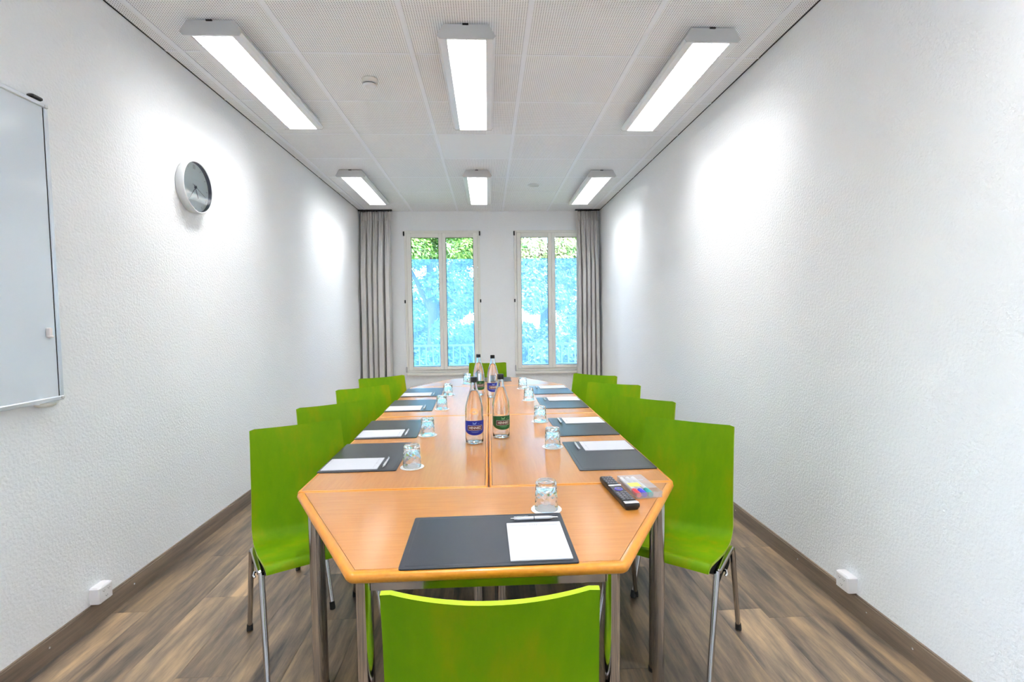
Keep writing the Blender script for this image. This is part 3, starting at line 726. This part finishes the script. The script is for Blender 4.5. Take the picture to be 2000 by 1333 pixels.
# ------------------------------------------------------------------ bottles
def text_mesh(txt, size):
    cu = bpy.data.curves.new('txt', 'FONT'); cu.body = txt; cu.size = size; cu.align_x = 'CENTER'; cu.align_y = 'CENTER'; cu.extrude = 0; cu.offset = size*.02
    o = bpy.data.objects.new('txt', cu); COL.objects.link(o); dg = bpy.context.evaluated_depsgraph_get()
    me = bpy.data.meshes.new_from_object(o.evaluated_get(dg)); vs = [v.co.copy() for v in me.vertices]; fs = [tuple(p.vertices) for p in me.polygons]
    bpy.data.objects.remove(o); return vs, fs
TXT = text_mesh('HENNIEZ', .0165)
def bottle_proto(colour, label, loc, rz):
    t = thing('water_bottle', label, 'bottle', loc, rz, 'glass mineral water bottles')
    prof = [(.030,.003),(.036,.0),(.0405,.002),(.0425,.008),(.0432,.030),(.0432,.060),(.0432,.120),(.0430,.150),(.0415,.168),(.0375,.190),(.0320,.212),(.0262,.232),(.0208,.248),(.0175,.262),(.0160,.278),(.0150,.292),(.0162,.294),(.0162,.298),(.0142,.299)]
    inner = [(max(.001, r-.0028), z+(.004 if i < 3 else 0)) for i, (r, z) in enumerate(prof)][2:-2]
    m = MB().lathe([(0,.005)] + prof, 48)
    m.lathe(list(reversed([(0,.0085),(.034,.0065)] + inner + [(.0125,.299)])), 48)
    m.lathe([(.0142,.299),(.0125,.299)], 48)
    m.build('bottle_glass', M['glass'], t)
    wl_ = [(r-.0003, z) for r, z in [(.034,.0070)] + inner if z < .246]
    MB().lathe([(0,.0090)] + wl_ + [(.0165,.2490),(0,.2490)], 40).build('water', M['water'], t)
    MB().lathe([(0,.3125),(.0150,.3125),(.0162,.311),(.0166,.300),(.0166,.288)], 28).build('cap', M['black'], t)
    # label: shield shape wrapped round the front (-y)
    R = .0437; m = MB(); n = 40; vs = []; A = math.radians(88)
    for k in range(n+1):
        u = k/n*2-1; a = u*A; zt = .111 - .004*u*u; zb = .043 + .024*abs(u)**2.2
        for j in range(5):
            z = zb + (zt-zb)*j/4; vs.append((R*math.sin(a), -R*math.cos(a), z))
    m.add(vs, [(k*5+j, (k+1)*5+j, (k+1)*5+j+1, k*5+j+1) for k in range(n) for j in range(4)], 0, True)
    lab = m.build('label', M['label_blue' if colour == 'blue' else 'label_green'], t)
    lab['label'] = colour + ' shield-shaped paper label'
    def wrap(vs, r): return [(r*math.sin(v[0]/r), -r*math.cos(v[0]/r), v[1]) for v in vs]
    def strip(x0, x1, z0, z1, r, mm):
        k = 16; vs = [(x0+(x1-x0)*i/k, z) for i in range(k+1) for z in (z0, z1)]
        mm.add(wrap(vs, r), [(2*i, 2*i+2, 2*i+3, 2*i+1) for i in range(k)], 0, True)
    b = MB(); strip(-.0375, .0375, .0655, .0885, R+.0003, b); b.build('label_border', M['cream'], lab)
    b = MB(); strip(-.0362, .0362, .0668, .0872, R+.0005, b); b.build('name_plate', M['label_red'], lab)
    tv, tf = TXT; b = MB(); b.add(wrap([(v.x*.86, v.y*.95+.0770) for v in tv], R+.0008), tf); b.build('lettering', M['cream'], lab)
    # bird mark above the name plate: a body with two wings
    b = MB(); bird = [[(-.014,.0955),(-.004,.0935),(.006,.0950),(.002,.0985),(-.006,.0985)],[(-.002,.0975),(.004,.1045),(.009,.1040),(.003,.0965)],[(-.006,.0975),(-.014,.1030),(-.010,.1040),(-.002,.0985)],[(.012,.0965),(.020,.0980),(.018,.0960)]]
    for pp_ in bird: b.add(wrap(pp_, R+.0004), [tuple(range(len(pp_)))])
    b.build('bird_mark', M['bird'+colour], lab)
    b = MB(); strip(-.020, .020, .0590, .0600, R+.0004, b); strip(-.014, .014, .0560, .0568, R+.0004, b); b.build('small_print', M['bird'+colour], lab)
    # blank top neck band
    return t
M['birdblue'] = mat('print_light_blue', (.25,.40,.75), .5); M['birdgreen'] = mat('print_light_green', (.25,.55,.25), .5)
bb = bottle_proto('blue', 'clear glass water bottle with blue label in the near pair', (-.0655, 2.345, TZ), math.radians(6))
bg_ = bottle_proto('green', 'clear glass water bottle with green label in the near pair', (.0635, 2.445, TZ), math.radians(16))
dup(bg_, 'clear glass water bottle with green label in the far pair', (-.070, 3.775, TZ), math.radians(18))
dup(bb, 'clear glass water bottle with blue label in the far pair', (.036, 3.665, TZ), math.radians(8))

# ------------------------------------------------------------------ remote control and markers
rx, ry = .4285, 1.602; rr = math.radians(4.5)
t = thing('remote_control', 'long black remote control with silver bands beside the marker case', 'remote control', (rx, ry, TZ), rr)
P = rounded([(-.0245,-.133),(.0245,-.133),(.0225,.133),(-.0225,.133)], .006, 3); P2 = [(x*.86, y*.985) for x, y in P]; n = len(P)
m = MB(); vs = [(x*.8, y*.97, 0) for x, y in P] + [(x, y, .010) for x, y in P] + [(x, y, .017) for x, y in P] + [(x, y, .021) for x, y in P2]
m.add(vs, [(k*n+i, k*n+(i+1)%n, (k+1)*n+(i+1)%n, (k+1)*n+i) for k in range(3) for i in range(n)], 0, True)
m.add(vs[:n], [tuple(reversed(range(n)))]); m.add(vs[3*n:], [tuple(range(n))]); m.build('casing', M['black'], t)
MB().bbox(-.0215, .0215, .030, .038, .0205, .0225, .0006).build('silver_band', M['silver'], t)
MB().bbox(-.0225, .0225, -.128, -.112, .0202, .0222, .0006).build('silver_band', M['silver'], t)
m = MB(); mb2 = MB()
for r_ in range(4):
    for c in range(4): m.bbox(-.0185+c*.0098, -.0110+c*.0098, .050+r_*.019, .062+r_*.019, .0205, .0232, .0006)
for r_ in range(5):
    for c in range(3):
        m.bbox(-.0185+c*.0135, -.0085+c*.0135, -.100+r_*.0145, -.091+r_*.0145, .0205, .0232, .0006)
stuff(m.build('button_rows', M['button'], t))
MB().lathe([(.0075,.0210),(.0085,.0235),(.0130,.0235),(.0140,.0210)], 20, cx=0, cy=-.005).build('navigation_ring', M['bluering'], t)
MB().lathe([(0,.0236),(.006,.0236),(.0066,.0210)], 16, cx=0, cy=-.005).build('centre_button', M['button'], t)

mx_, my_ = .5130, 1.652; mr_ = math.radians(5.5)
t = thing('marker_case', 'clear plastic marker case with yellow sticker beside the remote control', 'case', (mx_, my_, TZ), mr_)
MB().box(-.045, .045, -.088, .088, 0, .0015).box(-.045, -.0438, -.088, .088, .0015, .0198).box(.0438, .045, -.088, .088, .0015, .0198).box(-.0438, .0438, .0868, .088, .0015, .0198).box(-.0438, .0438, -.088, -.0868, .0015, .0198).build('tray', M['case'], t)
MB().box(-.045, .045, -.050, .088, .0199, .0206).build('lid', M['case'], t)
MB().box(-.040, -.002, -.030, .006, .0207, .0210).build('sticker', M['yellow'], t)
MB().box(-.036, .030, .030, .034, .0207, .0209).build('printed_band', M['ink'], t)
def marker(cap, label, k):
    c, s = math.cos(mr_), math.sin(mr_); lx = -.0330+k*.0205
    t = thing('whiteboard_marker', label, 'marker', (mx_+lx*c, my_+lx*s, TZ+.0016), mr_, 'whiteboard markers in the case')
    z = .0093
    MB().tube([(0,-.040,z),(0,.074,z),(0,.080,z)], [.0088,.0088,.006], 16).build('barrel', M['white'], t)
    MB().tube([(0,-.084,z),(0,-.080,z),(0,-.041,z)], [.0080,.0091,.0091], 16).build('cap', M[cap], t)
marker('red', 'whiteboard marker with red cap next to the remote control', 0)
marker('blue', 'whiteboard marker with dark blue cap in the clear case', 1)
marker('teal', 'whiteboard marker with teal green cap in the clear case', 2)

# ------------------------------------------------------------------ whiteboard
t = thing('whiteboard', 'large whiteboard with thin aluminium frame on the wall', 'whiteboard', (XL, 1.1, 1.61))
y0, y1, z0, z1 = -1.02, 1.006, -.590, .590
MB().box(.003, .016, y0+.01, y1-.01, z0+.01, z1-.01).build('writing_surface', M['board'], t)
MB().bbox(0, .022, y0, y1, z1-.018, z1, .003).build('frame_rail', M['alu'], t)
MB().bbox(0, .022, y0, y1, z0, z0+.018, .003).build('frame_rail', M['alu'], t)
for yy in (y0, y1-.018): MB().bbox(0, .021, yy, yy+.018, z0+.018, z1-.018, .003).build('frame_stile', M['alu'], t)
MB().box(.0161, .0165, y1-.0215, y1-.018, z0+.018, z1-.018).build('dark_edge_strip', M['dark'], t)  # thin dark strip along the inside of the frame stile
for zz in (z0+.002, z1-.020): MB().bbox(.002, .024, y1-.020, y1+.002, zz, zz+.018, .005).build('corner_cap', M['lampgrey'], t)
MB().bbox(.004, .030, .930, .978, z1, z1+.014, .004).build('top_clip', M['black'], t)
MB().lathe([(0,-.012),(.022,-.012),(.032,-.006),(.033,0)], 24, cx=.030, cy=.905).build('pen_tray', M['detector'], t, (0,0,z0-.001))
tag(MB().bbox(0, .020, -.006, .006, -.018, .020, .003).bbox(.006, .024, -.008, .008, -.020, -.010, .003).build('magnet', M['magnet'], None, (XL+.0165, 2.045, 1.295)), 'small pale magnet stuck near the edge of the whiteboard', 'magnet')

# ------------------------------------------------------------------ wall clock
t = thing('wall_clock', 'round wall clock with pale blue face and white rim', 'clock', (XL, 3.085, 2.127))
def disc(o):  # local z -> +x of the room (out of the wall), local x -> +y, local y -> z
    o.rotation_euler = Matrix(((0,0,1),(1,0,0),(0,1,0))).to_euler(); return o
disc(MB().lathe([(.140,0),(.150,.004),(.1525,.046),(.151,.050),(.1455,.050),(.1440,.047)], 64).build('rim', M['clockrim'], t))
disc(MB().lathe([(.1440,.047),(.1435,.026)], 64).build('inner_wall', M['clockin'], t))
disc(MB().lathe([(.1435,.026),(0,.026)], 64).lathe([(.14,.001),(0,.001)], 32).build('dial', M['clockface'], t))
m = MB()
for k in range(12):
    a = k*math.pi/6; c, s = math.sin(a), math.cos(a)
    def tick(off, r0, r1, hw):
        px, py = s, -c
        m.add([(c*r0+px*(off-hw), s*r0+py*(off-hw), .0268), (c*r1+px*(off-hw), s*r1+py*(off-hw), .0268), (c*r1+px*(off+hw), s*r1+py*(off+hw), .0268), (c*r0+px*(off+hw), s*r0+py*(off+hw), .0268)], [(0,1,2,3)])
    if k == 0: tick(-.006, .108, .132, .0018); tick(.006, .108, .132, .0018)
    else: tick(0, .118, .132, .0010)
disc(stuff(m.build('hour_marks', M['clockin'], t)))
def hand(name, dx, dz, w, z, tail=.015):
    L = math.hypot(dx, dz); ux, uz = dx/L, dz/L; px, pz = -uz*w, ux*w
    p = [(-ux*tail+px, -uz*tail+pz), (-ux*tail-px, -uz*tail-pz), (dx-px*.6, dz-pz*.6), (dx+px*.6, dz+pz*.6)]
    disc(MB().prism(p, z, z+.0012).build(name, M['clockin'], t))
hand('minute_hand', -.066, -.074, .0022, .031); hand('hour_hand', .026, -.060, .0028, .0285); hand('second_hand', .095, -.040, .0007, .0335, .035)
disc(MB().lathe([(.007,.027),(.007,.036),(0,.036)], 20).build('hub', M['clockin'], t))
disc(MB().lathe([(.1445,.0465),(0,.0465)], 48).build('glass_cover', M['pane'], t))

# ------------------------------------------------------------------ wall sockets
def socket(label, X, s, y):
    t = thing('wall_socket', label, 'socket', (X, y, .136), 0 if s > 0 else math.pi, 'surface wall sockets')
    MB().bbox(.0, .046, -.040, .040, -.037, .037, .005).build('box', M['socket'], t)
    MB().bbox(.046, .0475, -.033, .033, -.030, .030, .001).build('cover_plate', M['socket'], t)
    m = MB()
    for cy, cz in ((-.014, .013), (.014, .013), (0, -.014)):
        for dy, dz in ((-.0048, .002), (.0048, .002), (0, -.0025)):
            a = [2*math.pi*k/8 for k in range(8)]
            m.add([(.0477, cy+dy+.0017*math.cos(q), cz+dz+.0017*math.sin(q)) for q in a], [tuple(range(8))])
    stuff(m.build('socket_holes', M['dark'], t))
socket('white triple wall socket box below the clock wall, above the skirting', XL, 1, 2.232)
socket('white triple wall socket box on the blank wall, above the skirting', XR, -1, 2.085)
